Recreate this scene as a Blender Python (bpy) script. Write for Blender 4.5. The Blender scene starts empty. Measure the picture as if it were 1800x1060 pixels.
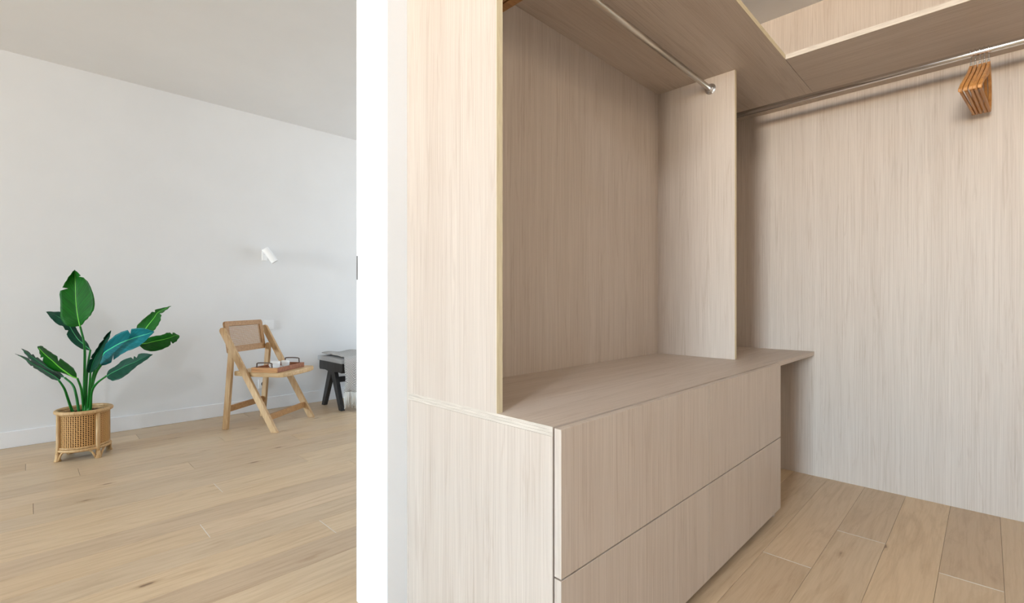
import bpy, bmesh, math, random
from math import sin, cos, pi, radians, atan
from mathutils import Vector, Matrix

random.seed(7)
S = bpy.context.scene
C = S.collection

# ---------------------------------------------------------------- camera, world, lights, exposure
H = 0.96
TH = atan(835 / 843.0)
cam_d = bpy.data.cameras.new('camera')
cam_d.sensor_width = 36.0
cam_d.lens = 36.0 * 843.0 / 1800.0
cam_d.clip_start = 0.02
cam = bpy.data.objects.new('camera', cam_d)
C.objects.link(cam)
cam.location = (0, 0, H)
cam.rotation_euler = (pi / 2, 0, TH - pi / 2)
S.camera = cam
S.view_settings.view_transform = 'Standard'
S.view_settings.look = 'None'
S.view_settings.gamma = 1.0
S.view_settings.use_curve_mapping = False
S.view_settings.exposure = 0.0

W = bpy.data.worlds.new('world')
S.world = W
W.use_nodes = True
W.node_tree.nodes['Background'].inputs[0].default_value = (0.80, 0.90, 1.0, 1)
W.node_tree.nodes['Background'].inputs[1].default_value = 1.5


def area(name, loc, rot, sx, sy, power, col):
    d = bpy.data.lights.new(name, 'AREA')
    d.shape = 'RECTANGLE'
    d.size = sx
    d.size_y = sy
    d.energy = power
    d.color = col
    o = bpy.data.objects.new(name, d)
    C.objects.link(o)
    o.location = loc
    o.rotation_euler = rot
    return o


# daylight panels, sky and warm ground, outside the left windows; then an added fill
DAY = (1.0, 0.985, 0.97)
area('daylight_and_fill', (-18.0, -1.0, 4.15), (0, -pi / 2, 0), 4.5, 9, 16800.00, (0.61, 0.82, 1.0))
area('daylight_and_fill', (-18.0, -1.0, -0.35), (0, -pi / 2, 0), 4.5, 9, 17500.00, (1.0, 0.88, 0.71))
area('daylight_and_fill', (4.64, 2.95, 1.30), (0, pi / 2, 0), 2.1, 1.9, 46.00, (0.74, 0.87, 1.0))  # unseen fill added to brighten the bedroom wall and ceiling
LAMP = (-0.8, 0.15)  # unseen cool fill light, added to lift the dressing area
d = bpy.data.lights.new('fill_bulb', 'POINT')
d.energy = 66.00
d.color = (0.84, 0.91, 1.0)
d.shadow_soft_size = 0.10
o = bpy.data.objects.new('fill_bulb', d)
C.objects.link(o)
o.location = (LAMP[0], LAMP[1], 2.50)
FILL_LAMP2 = (1.2, -0.9)  # unseen warm fill light, added to brighten the niche from the front
d = bpy.data.lights.new('fill_bulb', 'POINT')
d.energy = 17.00
d.color = (1, 0.82, 0.6)
d.shadow_soft_size = 0.10
o = bpy.data.objects.new('fill_bulb', d)
C.objects.link(o)
o.location = (FILL_LAMP2[0], FILL_LAMP2[1], 2.50)


# ---------------------------------------------------------------- helpers
def tag(o, label=None, cat=None, group=None, kind=None):
    if label: o['label'] = label
    if cat: o['category'] = cat
    if group: o['group'] = group
    if kind: o['kind'] = kind
    return o


def empty(name, loc=(0, 0, 0), rz=0, label=None, cat=None, group=None, kind=None):
    o = bpy.data.objects.new(name, None)
    C.objects.link(o)
    o.location = loc
    o.rotation_euler = (0, 0, rz)
    o.empty_display_size = 0.05
    return tag(o, label, cat, group, kind)


def obj(name, bm, mat, parent=None, smooth=False, bevel=0, loc=None):
    bmesh.ops.recalc_face_normals(bm, faces=bm.faces[:])
    me = bpy.data.meshes.new(name)
    bm.to_mesh(me)
    bm.free()
    if isinstance(mat, (list, tuple)):
        for m in mat: me.materials.append(m)
    else:
        me.materials.append(mat)
    if smooth:
        for p in me.polygons: p.use_smooth = True
    o = bpy.data.objects.new(name, me)
    C.objects.link(o)
    if loc: o.location = loc
    if parent: o.parent = parent
    if bevel:
        b = o.modifiers.new('bevel', 'BEVEL')
        b.width = bevel
        b.segments = 2
        b.limit_method = 'ANGLE'
        b.angle_limit = radians(40)
    return o


def box(bm, x0, x1, y0, y1, z0, z1, M=None):
    vs = [bm.verts.new((x, y, z)) for z in (z0, z1) for x, y in ((x0, y0), (x1, y0), (x1, y1), (x0, y1))]
    for f in ((0, 3, 2, 1), (4, 5, 6, 7), (0, 1, 5, 4), (1, 2, 6, 5), (2, 3, 7, 6), (3, 0, 4, 7)):
        bm.faces.new([vs[i] for i in f])
    if M is not None:
        for v in vs: v.co = M @ v.co
    return vs


def B(x0, x1, y0, y1, z0, z1):
    bm = bmesh.new()
    box(bm, x0, x1, y0, y1, z0, z1)
    return bm


def bar(bm, p0, p1, a, b, up=(0, 0, 1)):
    """rectangular bar from p0 to p1, size a across 'side', b across the other"""
    p0, p1 = Vector(p0), Vector(p1)
    d = (p1 - p0).normalized()
    s = d.cross(Vector(up)).normalized()
    t = s.cross(d)
    vs = []
    for p in (p0, p1):
        for i, j in ((-1, -1), (1, -1), (1, 1), (-1, 1)):
            vs.append(bm.verts.new(p + s * a / 2 * i + t * b / 2 * j))
    for f in ((0, 3, 2, 1), (4, 5, 6, 7), (0, 1, 5, 4), (1, 2, 6, 5), (2, 3, 7, 6), (3, 0, 4, 7)):
        bm.faces.new([vs[i] for i in f])


def tube(bm, pts, r, seg=10, cap=True, closed=False):
    pts = [Vector(p) for p in pts]
    n = len(pts)
    rs = r if isinstance(r, (list, tuple)) else [r] * n
    rings = []
    prev = None
    for i, p in enumerate(pts):
        if closed:
            d = (pts[(i + 1) % n] - pts[i - 1]).normalized()
        else:
            d = (pts[min(i + 1, n - 1)] - pts[max(i - 1, 0)]).normalized()
        if prev is None:
            a = Vector((0, 0, 1)) if abs(d.z) < 0.9 else Vector((1, 0, 0))
            s = d.cross(a).normalized()
        else:
            s = (prev - d * prev.dot(d)).normalized()
        prev = s
        t = d.cross(s)
        rings.append([bm.verts.new(p + (s * cos(2 * pi * k / seg) + t * sin(2 * pi * k / seg)) * rs[i]) for k in range(seg)])
    m = n if closed else n - 1
    for i in range(m):
        a, b = rings[i], rings[(i + 1) % n]
        for k in range(seg):
            bm.faces.new((a[k], a[(k + 1) % seg], b[(k + 1) % seg], b[k]))
    if cap and not closed:
        bm.faces.new(rings[0][::-1])
        bm.faces.new(rings[-1])


def lathe(bm, prof, c=(0, 0, 0), seg=32, M=None):
    rings = []
    for r, z in prof:
        rings.append([bm.verts.new((c[0] + r * cos(2 * pi * k / seg), c[1] + r * sin(2 * pi * k / seg), c[2] + z)) for k in range(seg)])
    for a, b in zip(rings, rings[1:]):
        for k in range(seg):
            bm.faces.new((a[k], a[(k + 1) % seg], b[(k + 1) % seg], b[k]))
    bm.faces.new(rings[0][::-1])
    bm.faces.new(rings[-1])
    if M is not None:
        for rr in rings:
            for v in rr: v.co = M @ v.co


def prism(bm, poly, h0, h1, f):
    """extrude a 2D polygon; f(a, b, h) gives the 3D point"""
    lo = [bm.verts.new(f(a, b, h0)) for a, b in poly]
    hi = [bm.verts.new(f(a, b, h1)) for a, b in poly]
    n = len(poly)
    bm.faces.new(lo[::-1])
    bm.faces.new(hi)
    for i in range(n):
        bm.faces.new((lo[i], lo[(i + 1) % n], hi[(i + 1) % n], hi[i]))


def smooth_path(pts, n=6):
    pts = [Vector(p) for p in pts]
    P = [pts[0] * 2 - pts[1]] + pts + [pts[-1] * 2 - pts[-2]]
    out = []
    for i in range(1, len(P) - 2):
        p0, p1, p2, p3 = P[i - 1:i + 3]
        for k in range(n):
            t = k / n
            out.append(0.5 * ((2 * p1) + (p2 - p0) * t + (2 * p0 - 5 * p1 + 4 * p2 - p3) * t * t + (3 * p1 - p0 - 3 * p2 + p3) * t ** 3))
    out.append(pts[-1])
    return out


# ---------------------------------------------------------------- materials
def s2l(c):
    return tuple(((v / 255) / 12.92 if v / 255 <= 0.04045 else ((v / 255 + 0.055) / 1.055) ** 2.4) for v in c) + (1,)


def base_mat(name, rough=0.5, metal=0.0, col=None, spec=0.5):
    m = bpy.data.materials.new(name)
    m.use_nodes = True
    nt = m.node_tree
    b = nt.nodes['Principled BSDF']
    b.inputs['Roughness'].default_value = rough
    b.inputs['Metallic'].default_value = metal
    b.inputs['Specular IOR Level'].default_value = spec
    if col: b.inputs['Base Color'].default_value = s2l(col)
    return m, nt, b


def N(nt, t, **kw):
    n = nt.nodes.new(t)
    for k, v in kw.items(): setattr(n, k, v)
    return n


def mapped(nt, scale, rand=False, coord='Object'):
    tc = N(nt, 'ShaderNodeTexCoord')
    mp = N(nt, 'ShaderNodeMapping')
    mp.inputs['Scale'].default_value = scale
    nt.links.new(tc.outputs[coord], mp.inputs['Vector'])
    if rand:
        oi = N(nt, 'ShaderNodeObjectInfo')
        mu = N(nt, 'ShaderNodeMath', operation='MULTIPLY')
        mu.inputs[1].default_value = 57.0
        nt.links.new(oi.outputs['Random'], mu.inputs[0])
        nt.links.new(mu.outputs[0], mp.inputs['Location'])
    return mp.outputs['Vector']


def noise(nt, vec, scale, detail=4, rough=0.55, dist=0.0):
    n = N(nt, 'ShaderNodeTexNoise')
    n.inputs['Scale'].default_value = scale
    n.inputs['Detail'].default_value = detail
    n.inputs['Roughness'].default_value = rough
    n.inputs['Distortion'].default_value = dist
    nt.links.new(vec, n.inputs['Vector'])
    return n.outputs['Fac']


def ramp(nt, fac, stops):
    r = N(nt, 'ShaderNodeValToRGB')
    e = r.color_ramp.elements
    while len(e) < len(stops): e.new(0.5)
    for i, (p, c) in enumerate(stops):
        e[i].position = p
        e[i].color = c
    nt.links.new(fac, r.inputs['Fac'])
    return r.outputs['Color']


def mix(nt, a, b, fac, mode='MIX'):
    m = N(nt, 'ShaderNodeMix', data_type='RGBA', blend_type=mode)
    for sock, v in ((m.inputs['Factor'], fac), (m.inputs['A'], a), (m.inputs['B'], b)):
        if hasattr(v, 'links'):
            nt.links.new(v, sock)
        else:
            sock.default_value = v
    return m.outputs['Result']


def bump(nt, b, h, strength, dist=0.001):
    n = N(nt, 'ShaderNodeBump')
    n.inputs['Strength'].default_value = strength
    n.inputs['Distance'].default_value = dist
    nt.links.new(h, n.inputs['Height'])
    nt.links.new(n.outputs[0], b.inputs['Normal'])


def grain_scale(axis, hi, lo):
    return tuple(lo if a == axis else hi for a in 'XYZ')


def laminate(name, axis, light=(200, 186, 173), dark=(182, 167, 153), rough=0.48, rand=True, contrast=1.0):
    """fine straight-grained light oak laminate"""
    m, nt, b = base_mat(name, rough, spec=0.35)
    v1 = mapped(nt, grain_scale(axis, 1, 0.006), rand)
    fine = noise(nt, v1, 520, 3, 0.6)
    v2 = mapped(nt, grain_scale(axis, 1, 0.03), rand)
    broad = noise(nt, v2, 14, 3, 0.5, 0.4)
    v3 = mapped(nt, grain_scale(axis, 1, 0.06), rand)
    cath = noise(nt, v3, 34, 4, 0.6, 1.8)
    c1 = ramp(nt, fine, [(0.32, s2l(dark)), (0.62, s2l(light))])
    c2 = ramp(nt, broad, [(0.30, (0.90, 0.88, 0.86, 1)), (0.65, (1, 1, 1, 1))])
    c3 = ramp(nt, cath, [(0.34, (0.84, 0.80, 0.77, 1)), (0.46, (1, 1, 1, 1))])
    c = mix(nt, c1, c2, 0.8 * contrast, 'MULTIPLY')
    c = mix(nt, c, c3, 0.55 * contrast, 'MULTIPLY')
    nt.links.new(c, b.inputs['Base Color'])
    bump(nt, b, fine, 0.25, 0.0006)
    return m


def solid_wood(name, axis, light, dark, rough=0.5, hi=60):
    m, nt, b = base_mat(name, rough, spec=0.4)
    v = mapped(nt, grain_scale(axis, 1, 0.08), True)
    f = noise(nt, v, hi, 5, 0.6, 0.8)
    c = ramp(nt, f, [(0.3, s2l(dark)), (0.68, s2l(light))])
    nt.links.new(c, b.inputs['Base Color'])
    bump(nt, b, f, 0.15, 0.001)
    return m


LAM_Z = laminate('laminate_grain_vertical', 'Z')
LAM_X = laminate('laminate_grain_lengthwise', 'X')
LAM_Y = laminate('laminate_grain_crosswise', 'Y')
EDGE = solid_wood('edge_banding', 'Z', (216, 202, 170), (196, 180, 148), 0.5, 160)  # yellower than the boards: warm light on the edges put into the colour
EDGE_X = solid_wood('edge_banding_long', 'X', (216, 202, 170), (196, 180, 148), 0.5, 160)  # same warm light put into the colour, for long edges
EDGE_Y = solid_wood('edge_banding_cross', 'Y', (206, 194, 180), (180, 168, 154), 0.5, 160)


def plaster(name, col, b_=0.04):
    m, nt, b = base_mat(name, 0.85, spec=0.2)
    v = mapped(nt, (1, 1, 1))
    f = noise(nt, v, 3, 4)
    hi = s2l(col)
    lo = tuple(x * 0.97 for x in hi[:3]) + (1,)
    nt.links.new(ramp(nt, f, [(0.3, lo), (0.7, hi)]), b.inputs['Base Color'])
    bump(nt, b, noise(nt, v, 220, 3), b_, 0.0008)
    return m


PAINT = plaster('white_wall_paint', (230, 230, 230))
CEIL = plaster('white_ceiling_paint', (230, 230, 230))
TRIM, _, _ = base_mat('white_satin_trim', 0.4, col=(236, 236, 237))
PLASTIC, _, _ = base_mat('white_plastic', 0.3, col=(236, 236, 236))
GREYDARK, _, _ = base_mat('grey_socket_hole', 0.5, col=(95, 98, 102))
LAMPW, _, _ = base_mat('white_lacquered_metal', 0.35, col=(244, 244, 244))
STEEL, _, _ = base_mat('latch_steel', 0.35, 1.0, col=(150, 150, 150))
CHROME, _, _ = base_mat('chrome', 0.16, 1.0, col=(225, 226, 228))
NICKEL, _, _ = base_mat('brushed_nickel', 0.28, 1.0, col=(205, 198, 188))
DARK, _, _ = base_mat('recess_shade', 0.8, col=(60, 52, 46))  # shade of gaps and recesses put into the colour
SUB, _, _ = base_mat('plank_filler', 0.8, col=(104, 88, 70))
FILL, _, _ = base_mat('pale_joint_filler', 0.8, col=(216, 210, 200))
CERAMIC, _, _ = base_mat('white_ceramic', 0.18, col=(245, 245, 243))
HANDLE, _, _ = base_mat('dark_bronze_handle', 0.4, 0.7, col=(96, 78, 68))
SOIL, _, _ = base_mat('dark_soil', 0.95, col=(58, 44, 34))


def oak_floor():
    m, nt, b = base_mat('oak_floor_plank', 0.42, spec=0.45)
    oi = N(nt, 'ShaderNodeObjectInfo')
    v1 = mapped(nt, (0.03, 1, 1), True)
    fine = noise(nt, v1, 190, 4, 0.65)
    v2 = mapped(nt, (0.14, 1, 1), True)
    cath = noise(nt, v2, 13, 5, 0.6, 2.2)
    v3 = mapped(nt, (0.30, 1, 1), True)
    wave = N(nt, 'ShaderNodeTexWave')
    wave.bands_direction = 'Y'
    wave.inputs['Scale'].default_value = 9
    wave.inputs['Distortion'].default_value = 14
    wave.inputs['Detail'].default_value = 4
    wave.inputs['Detail Scale'].default_value = 1.1
    nt.links.new(v2, wave.inputs['Vector'])
    tone = ramp(nt, oi.outputs['Random'], [(0.0, s2l((198, 170, 136))), (0.35, s2l((212, 186, 152))), (0.6, s2l((200, 176, 146))), (0.8, s2l((192, 167, 138))), (1.0, s2l((212, 186, 154)))])
    c = mix(nt, tone, ramp(nt, fine, [(0.3, (0.86, 0.83, 0.79, 1)), (0.6, (1, 1, 1, 1))]), 0.5, 'MULTIPLY')
    c = mix(nt, c, ramp(nt, cath, [(0.30, (0.76, 0.70, 0.64, 1)), (0.52, (1, 1, 1, 1)), (0.8, (1.04, 1.04, 1.04, 1))]), 0.62, 'MULTIPLY')
    c = mix(nt, c, ramp(nt, wave.outputs['Fac'], [(0.0, (0.86, 0.82, 0.77, 1)), (0.4, (1, 1, 1, 1))]), 0.35, 'MULTIPLY')
    # knots
    vo = N(nt, 'ShaderNodeTexVoronoi')
    vo.inputs['Scale'].default_value = 4.0
    v4 = mapped(nt, (0.62, 2.0, 1), True)
    nt.links.new(v4, vo.inputs['Vector'])
    nz = noise(nt, mapped(nt, (1, 2, 1), True), 38, 3)
    ad = N(nt, 'ShaderNodeMath', operation='MULTIPLY_ADD')
    nt.links.new(nz, ad.inputs[0])
    ad.inputs[1].default_value = 0.07
    nt.links.new(vo.outputs['Distance'], ad.inputs[2])
    c = mix(nt, c, ramp(nt, ad.outputs[0], [(0.0, (0.26, 0.20, 0.17, 1)), (0.082, (0.34, 0.27, 0.22, 1)), (0.10, (0.80, 0.74, 0.68, 1)), (0.17, (1, 1, 1, 1))]), 0.9, 'MULTIPLY')
    nt.links.new(c, b.inputs['Base Color'])
    bump(nt, b, fine, 0.2, 0.0006)
    return m


OAK = oak_floor()
CHAIRW_D = solid_wood('chair_teak_frame', 'X', (182, 138, 88), (150, 106, 62), 0.45, 70)
CHAIRW = solid_wood('chair_light_wood', 'Z', (202, 168, 124), (172, 134, 90), 0.5, 70)
CANE, _, _ = base_mat('pale_cane_strand', 0.6, col=(178, 142, 106))
SEATW = solid_wood('chair_seat_wood', 'X', (214, 184, 140), (184, 146, 98), 0.45, 50)
ACACIA = solid_wood('acacia_tray', 'X', (170, 104, 62), (116, 66, 36), 0.4, 60)
ACACIA_L = solid_wood('acacia_tray_lighter', 'X', (208, 156, 100), (160, 104, 56), 0.4, 60)  # lighter acacia, used on the near short end only
BLACKW = solid_wood('black_stained_wood', 'Z', (58, 57, 57), (36, 35, 35), 0.5, 60)
HANGW = solid_wood('hanger_lotus_wood', 'X', (200, 144, 84), (164, 110, 58), 0.4, 60)
RATTAN = solid_wood('rattan_pole', 'Z', (208, 172, 124), (170, 130, 82), 0.5, 90)
WEAVE, _, _ = base_mat('woven_cane', 0.6, col=(196, 148, 88))
LINER, _, _ = base_mat('dark_basket_lining', 0.9, col=(58, 34, 18))


def fabric(name, a, b_, scale):
    m, nt, b = base_mat(name, 0.95, spec=0.1)
    v = mapped(nt, (1, 1, 1))
    ch = N(nt, 'ShaderNodeTexWave')
    ch.bands_direction = 'DIAGONAL'
    ch.inputs['Scale'].default_value = scale
    ch.inputs['Distortion'].default_value = 2.0
    ch.inputs['Detail'].default_value = 1
    nt.links.new(v, ch.inputs['Vector'])
    nt.links.new(ramp(nt, ch.outputs['Fac'], [(0.35, s2l(a)), (0.65, s2l(b_))]), b.inputs['Base Color'])
    bump(nt, b, noise(nt, v, 400, 3), 0.5, 0.002)
    return m


THROW = fabric('herringbone_throw', (126, 125, 124), (222, 220, 216), 40)
CUSH = fabric('grey_cushion_cloth', (166, 165, 164), (182, 181, 180), 60)
FRINGE, _, _ = base_mat('cream_fringe', 0.9, col=(222, 220, 214))


def leaf_mat(name, a, b_, rough):
    m, nt, b = base_mat(name, rough, spec=0.22)
    tc = N(nt, 'ShaderNodeTexCoord')
    mp = N(nt, 'ShaderNodeMapping')
    mp.inputs['Scale'].default_value = (1.5, 34, 1)
    mp.inputs['Rotation'].default_value = (0, 0, 0.0)
    nt.links.new(tc.outputs['UV'], mp.inputs['Vector'])
    f = noise(nt, mp.outputs['Vector'], 1.0, 3, 0.6)
    nt.links.new(ramp(nt, f, [(0.32, s2l(a)), (0.68, s2l(b_))]), b.inputs['Base Color'])
    bump(nt, b, f, 0.5, 0.003)
    return m


LEAFM = {'green': leaf_mat('leaf_green', (0, 62, 2), (8, 100, 8), 0.48),
         'dark': leaf_mat('leaf_dark_green', (1, 38, 26), (3, 72, 48), 0.48),
         'teal': leaf_mat('leaf_teal_underside', (3, 84, 84), (16, 114, 120), 0.45)}
RIB = {'green': base_mat('leaf_rib_lime', 0.4, col=(112, 206, 62))[0],
       'dark': base_mat('leaf_rib_green', 0.4, col=(40, 150, 84))[0],
       'teal': base_mat('leaf_rib_mint', 0.4, col=(70, 220, 150))[0]}
STALK = leaf_mat('stalk_green', (14, 86, 30), (40, 124, 44), 0.4)

# ---------------------------------------------------------------- the setting
YL, YW0, YW1, XW, ZC = 4.56, 1.249, 1.435, 3.049, 2.60
XL, XR, YB = -7.00, 4.60, -1.60

floor = tag(obj('floor', B(XL - .15, XR + .15, YB - .1, YL + .1, -0.05, -0.0021), SUB), kind='structure')
PW, Y0 = 0.1633, 0.122
PLEN = 2.05
joint = {-1: 2.27, 1: 2.39, 2: 1.985, 3: 1.2, 0: 1.15, -2: 1.5, 4: 2.7, 11: .90, 13: .522, 16: .69, 18: .018, 19: .675, 17: 1.187, 21: .203, 23: -.009, 22: .953, 15: 1.365, 12: -.35, 14: -.45, 20: -.55, 24: 1.55, 25: .55, 26: 1.3}


def plank(x0, x1, y0, y1):
    g, ge, c = 0.0005, 0.0009, 0.0010
    x0 += ge; x1 -= ge; y0 += g; y1 -= g
    cx_, cy_ = (x0 + x1) / 2, (y0 + y1) / 2
    bm = bmesh.new()
    rings = []
    for z, i in ((-0.0020, 0), (-c * .5, 0), (0.0, c)):
        rings.append([bm.verts.new((x - cx_, y - cy_, z)) for x, y in ((x0 + i, y0 + i), (x1 - i, y0 + i), (x1 - i, y1 - i), (x0 + i, y1 - i))])
    bm.faces.new(rings[0][::-1])
    bm.faces.new(rings[2])
    for a, b in zip(rings, rings[1:]):
        for k in range(4): bm.faces.new((a[k], a[(k + 1) % 4], b[(k + 1) % 4], b[k]))
    obj('plank', bm, OAK, floor, loc=(cx_, cy_, 0))


k0 = int(math.floor((YB - Y0) / PW))
k1 = int(math.ceil((YL - Y0) / PW))
for k in range(k0, k1):
    ya, yb = max(Y0 + PW * k, YB), min(Y0 + PW * (k + 1), YL)
    if yb - ya < 0.01: continue
    if 7 <= k <= 7: pass
    xj = joint.get(k, random.uniform(-0.6, 1.5))
    js = [xj]
    x = xj
    while x > XL:
        x -= PLEN * random.uniform(.86, 1.0)
        js.append(x)
    x = xj
    while x < XR:
        x += PLEN * random.uniform(.9, 1.0)
        js.append(x)
    js.sort()
    for a, b in zip(js, js[1:]):
        a, b = max(a, XL), min(b, XR)
        if b - a > 0.02: plank(a, b, ya, yb)
    if k in (-1, 1, 2, 11, 13, 16):
        wf = .0022 if k in (-1, 1) else .0011
        obj('joint_filler', B(-wf, wf, 0.001, PW - .001, -.002, .0003), FILL, floor, loc=(xj, ya, 0))


def struct(name, bm, m, parent=None, bevel=0):
    o = obj(name, bm, m, parent, bevel=bevel)
    if parent is None: tag(o, kind='structure')
    return o


struct('wall_far', B(XL - .15, XR + .15, YL, YL + .12, -0.05, ZC + .05), PAINT)
struct('ceiling', B(XL - .15, XR + .15, YB - .1, YL + .12, ZC, ZC + .12), CEIL)
struct('wall_middle', B(.740, XR, YW0, YW1, -0.0, ZC), PAINT, bevel=0.0025)
struct('wall_closet', B(XW + .019, XR, YB, YW0 - .0, 0.0, ZC), PAINT)


def wall_with_holes(name, fixed0, fixed1, a0, a1, holes, axis):
    bm = bmesh.new()
    cuts = [a0]
    for h in holes: cuts += [h[0], h[1]]
    cuts.append(a1)

    def put(p, q, z0, z1):
        if axis == 'Y':
            box(bm, fixed0, fixed1, p, q, z0, z1)
        else:
            box(bm, p, q, fixed0, fixed1, z0, z1)
    for i, (p, q) in enumerate(zip(cuts, cuts[1:])):
        if i % 2 == 0:
            put(p, q, -0.05, ZC)
        else:
            h_ = holes[i // 2]
            put(p, q, -0.05, h_[2])
            put(p, q, h_[3], ZC)
    struct(name, bm, PAINT)


wall_with_holes('wall_right', XR, XR + .15, YB, YL, [(2.00, 3.90, .25, 2.35)], 'Y')  # opening added out of view for the bedroom fill light
wall_with_holes('wall_left', XL - .15, XL, YB, YL, [(-1.15, .45, 1.00, 2.35), (2.70, 3.70, .90, 2.35)], 'Y')
struct('wall_back', B(XL - .15, XR + .15, YB - .15, YB, -0.05, ZC), PAINT)
for n, (axis, f0, a0, a1, zb) in enumerate((('Y', XL - .07, -1.15, .45, 1.0), ('Y', XL - .07, 2.70, 3.70, .90), ('Y', XR + .02, 2.00, 3.90, .25)), 1):  # third frame is added around the opening of the bedroom fill
    bm = bmesh.new()
    m_ = (a0 + a1) / 2
    for p, q, z0, z1 in ((a0, a0 + .05, zb, 2.35), (a1 - .05, a1, zb, 2.35), (a0 + .05, a1 - .05, zb, zb + .05), (a0 + .05, a1 - .05, 2.30, 2.35), (m_ - .03, m_ + .03, zb + .05, 2.30)):
        box(bm, f0, f0 + .06, p, q, z0, z1)
    struct('unseen_window_%d' % n, bm, TRIM)


def baseboard(name, x0, x1, y0, y1):
    struct(name, B(x0, x1, y0, y1, 0.0, .108), TRIM, bevel=0.003)


baseboard('baseboard_far', XL, XR, YL - .014, YL)
baseboard('baseboard_middle', .752, XR, YW1, YW1 + .014)
baseboard('baseboard_left', XL, XL + .014, YB, YL - .014)

# steel strike plate on the end face of the wall beside the opening
t = empty('strike_plate', (.740, 1.427, 1.0675), 0, 'small steel latch plate set in the end of the white wall', 'latch plate')
obj('plate', B(-.0015, .001, -.004, .004, -.038, .038), STEEL, t, bevel=.0006)
obj('cover_strip', B(-.0006, .001, -.0045, .0045, -.075, .075), TRIM, t)

# ---------------------------------------------------------------- the wardrobe
XC0, XD0, XD1 = .809, 2.356, 2.376
YF, YDF, YN = .676, .652, 1.243
ZT = .685
cl = empty('wall_lining_panel', (XW, 0, 0), 0, 'tall light oak laminate lining board covering the right-hand wall', 'wall panel')
obj('board', B(0, .018, -1.3, YW0, 0.0, ZC), LAM_Z, cl)
bp = empty('niche_back_panel', (XC0, YN, 0), 0, 'oak laminate back board of the open niche between the tall uprights', 'wall panel')
obj('board', B(0, XW - XC0 - .001, 0, .0055, 0.0, 2.585), LAM_Z, bp)

# drawer cabinet
cab = empty('drawer_cabinet', (XC0, YF, 0), 0, 'low oak laminate cabinet with four handleless drawers beneath the worktop', 'cabinet')
W_ = XD0 - XC0
D_ = YN - YF
obj('side_panel', B(0, .020, 0, D_ - .001, .0, .6635), LAM_Z, cab)
obj('side_panel', B(W_ - .020, W_, 0, D_ - .001, .0, .6635), LAM_Z, cab)
obj('bottom_panel', B(.0205, W_ - .0205, .03, D_ - .001, .045, .060), LAM_X, cab)
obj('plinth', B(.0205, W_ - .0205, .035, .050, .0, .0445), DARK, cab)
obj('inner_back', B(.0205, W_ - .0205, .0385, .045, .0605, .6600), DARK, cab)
mid = W_ / 2
for z0, z1 in ((.042, .3555), (.3595, .683)):
    for a, b in ((0.0, mid - .0011), (mid + .0011, W_)):
        dr = obj('drawer', B(a, b, YDF - YF, YDF - YF + .019, z0, z1), LAM_Z, cab, bevel=.0006)
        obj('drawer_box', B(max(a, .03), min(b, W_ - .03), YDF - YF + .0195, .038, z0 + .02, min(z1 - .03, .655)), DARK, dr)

# worktop
wt = empty('worktop', (XC0, YF, .664), 0, 'long thin oak laminate worktop over the drawers reaching the right-hand wall', 'worktop')
obj('top_board', B(.001, XW - XC0 - .001, 0, D_ - .0005, 0, ZT - .664), LAM_X, wt)
bm = bmesh.new()
for i in range(3): box(bm, 0, .0009, 0, D_ - .0005, i * .0072, i * .0072 + .0066)
obj('edge_band', bm, EDGE_Y, wt)

# uprights
up = empty('tall_side_panel', (XC0, .854, ZT), 0, 'pale oak laminate upright beside the white wall end, left side of niche', 'panel')
obj('board', B(0, .020, .001, YN - .854 - .0005, 0, 2.058 - ZT), LAM_Z, up)
obj('edge_band', B(0, .020, 0, .001, 0, 2.058 - ZT), EDGE, up)
up = empty('divider_panel', (XD0, .848, ZT), 0, 'oak laminate divider standing on the worktop right of the niche', 'panel')
obj('board', B(0, .020, .001, YN - .848 - .0005, 0, 2.058 - ZT), LAM_Z, up)
obj('edge_band', B(0, .020, 0, .001, 0, 2.058 - ZT), EDGE, up)

# top shelves
sh = empty('niche_shelf', (XC0, .650, 2.058), 0, 'deep oak laminate shelf overhead resting on the uprights of the niche', 'shelf')
obj('board', B(0, XW - XC0 - .0005, .001, YN - .650 - .0005, .0003, .0215), LAM_X, sh)
obj('edge_band', B(0, 2.418 - XC0, 0, .001, .0003, .0215), EDGE_X, sh)
sh = empty('side_shelf', (2.418, -1.30, 2.058), 0, 'narrow oak laminate shelf overhead along the right-hand wall above the hangers', 'shelf')
obj('board', B(.001, XW - 2.418 - .0005, 0, 1.9495, .0003, .0215), LAM_Y, sh)
obj('edge_band', B(0, .001, 0, 1.9495, .0003, .0215), EDGE_Y, sh)

# grooved runner on the inside of the left upright
rn = empty('slotted_runner', (.8292, .865, 1.780), 0, 'brown grooved wooden runner fixed high inside the left upright', 'runner')
for i in range(4):
    obj('slat', B(i * .031, i * .031 + .026, 0, YN - .867, 0, .018), CHAIRW_D, rn)
obj('backing', B(0, .119, 0, YN - .867, .0181, .026), DARK, rn)


# clothes rails
def flange(parent, c, ax, r=.026):
    bm = bmesh.new()
    M = Matrix.Translation(c) @ (Matrix.Rotation(pi / 2 * ax[0], 4, 'Y') if ax[0] else Matrix.Rotation(-pi / 2 * ax[1], 4, 'X'))
    lathe(bm, [(r, 0), (r, .004), (r * .8, .007), (.0185, .008), (.0185, .022), (.016, .024)], (0, 0, 0), 32, M)
    f = obj('flange', bm, CHROME, parent, smooth=False, bevel=0)
    for a in (0, 2.1, 4.2):
        bs = bmesh.new()
        lathe(bs, [(.0032, .006), (.0032, .0082), (.002, .009)], (.0215 * cos(a + .6), .0215 * sin(a + .6), 0), 10, M)
        obj('screw', bs, STEEL, f)


def ctube(p0, p1, r):
    bm = bmesh.new()
    tube(bm, [p0, p1], r, 28)
    return bm


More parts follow.
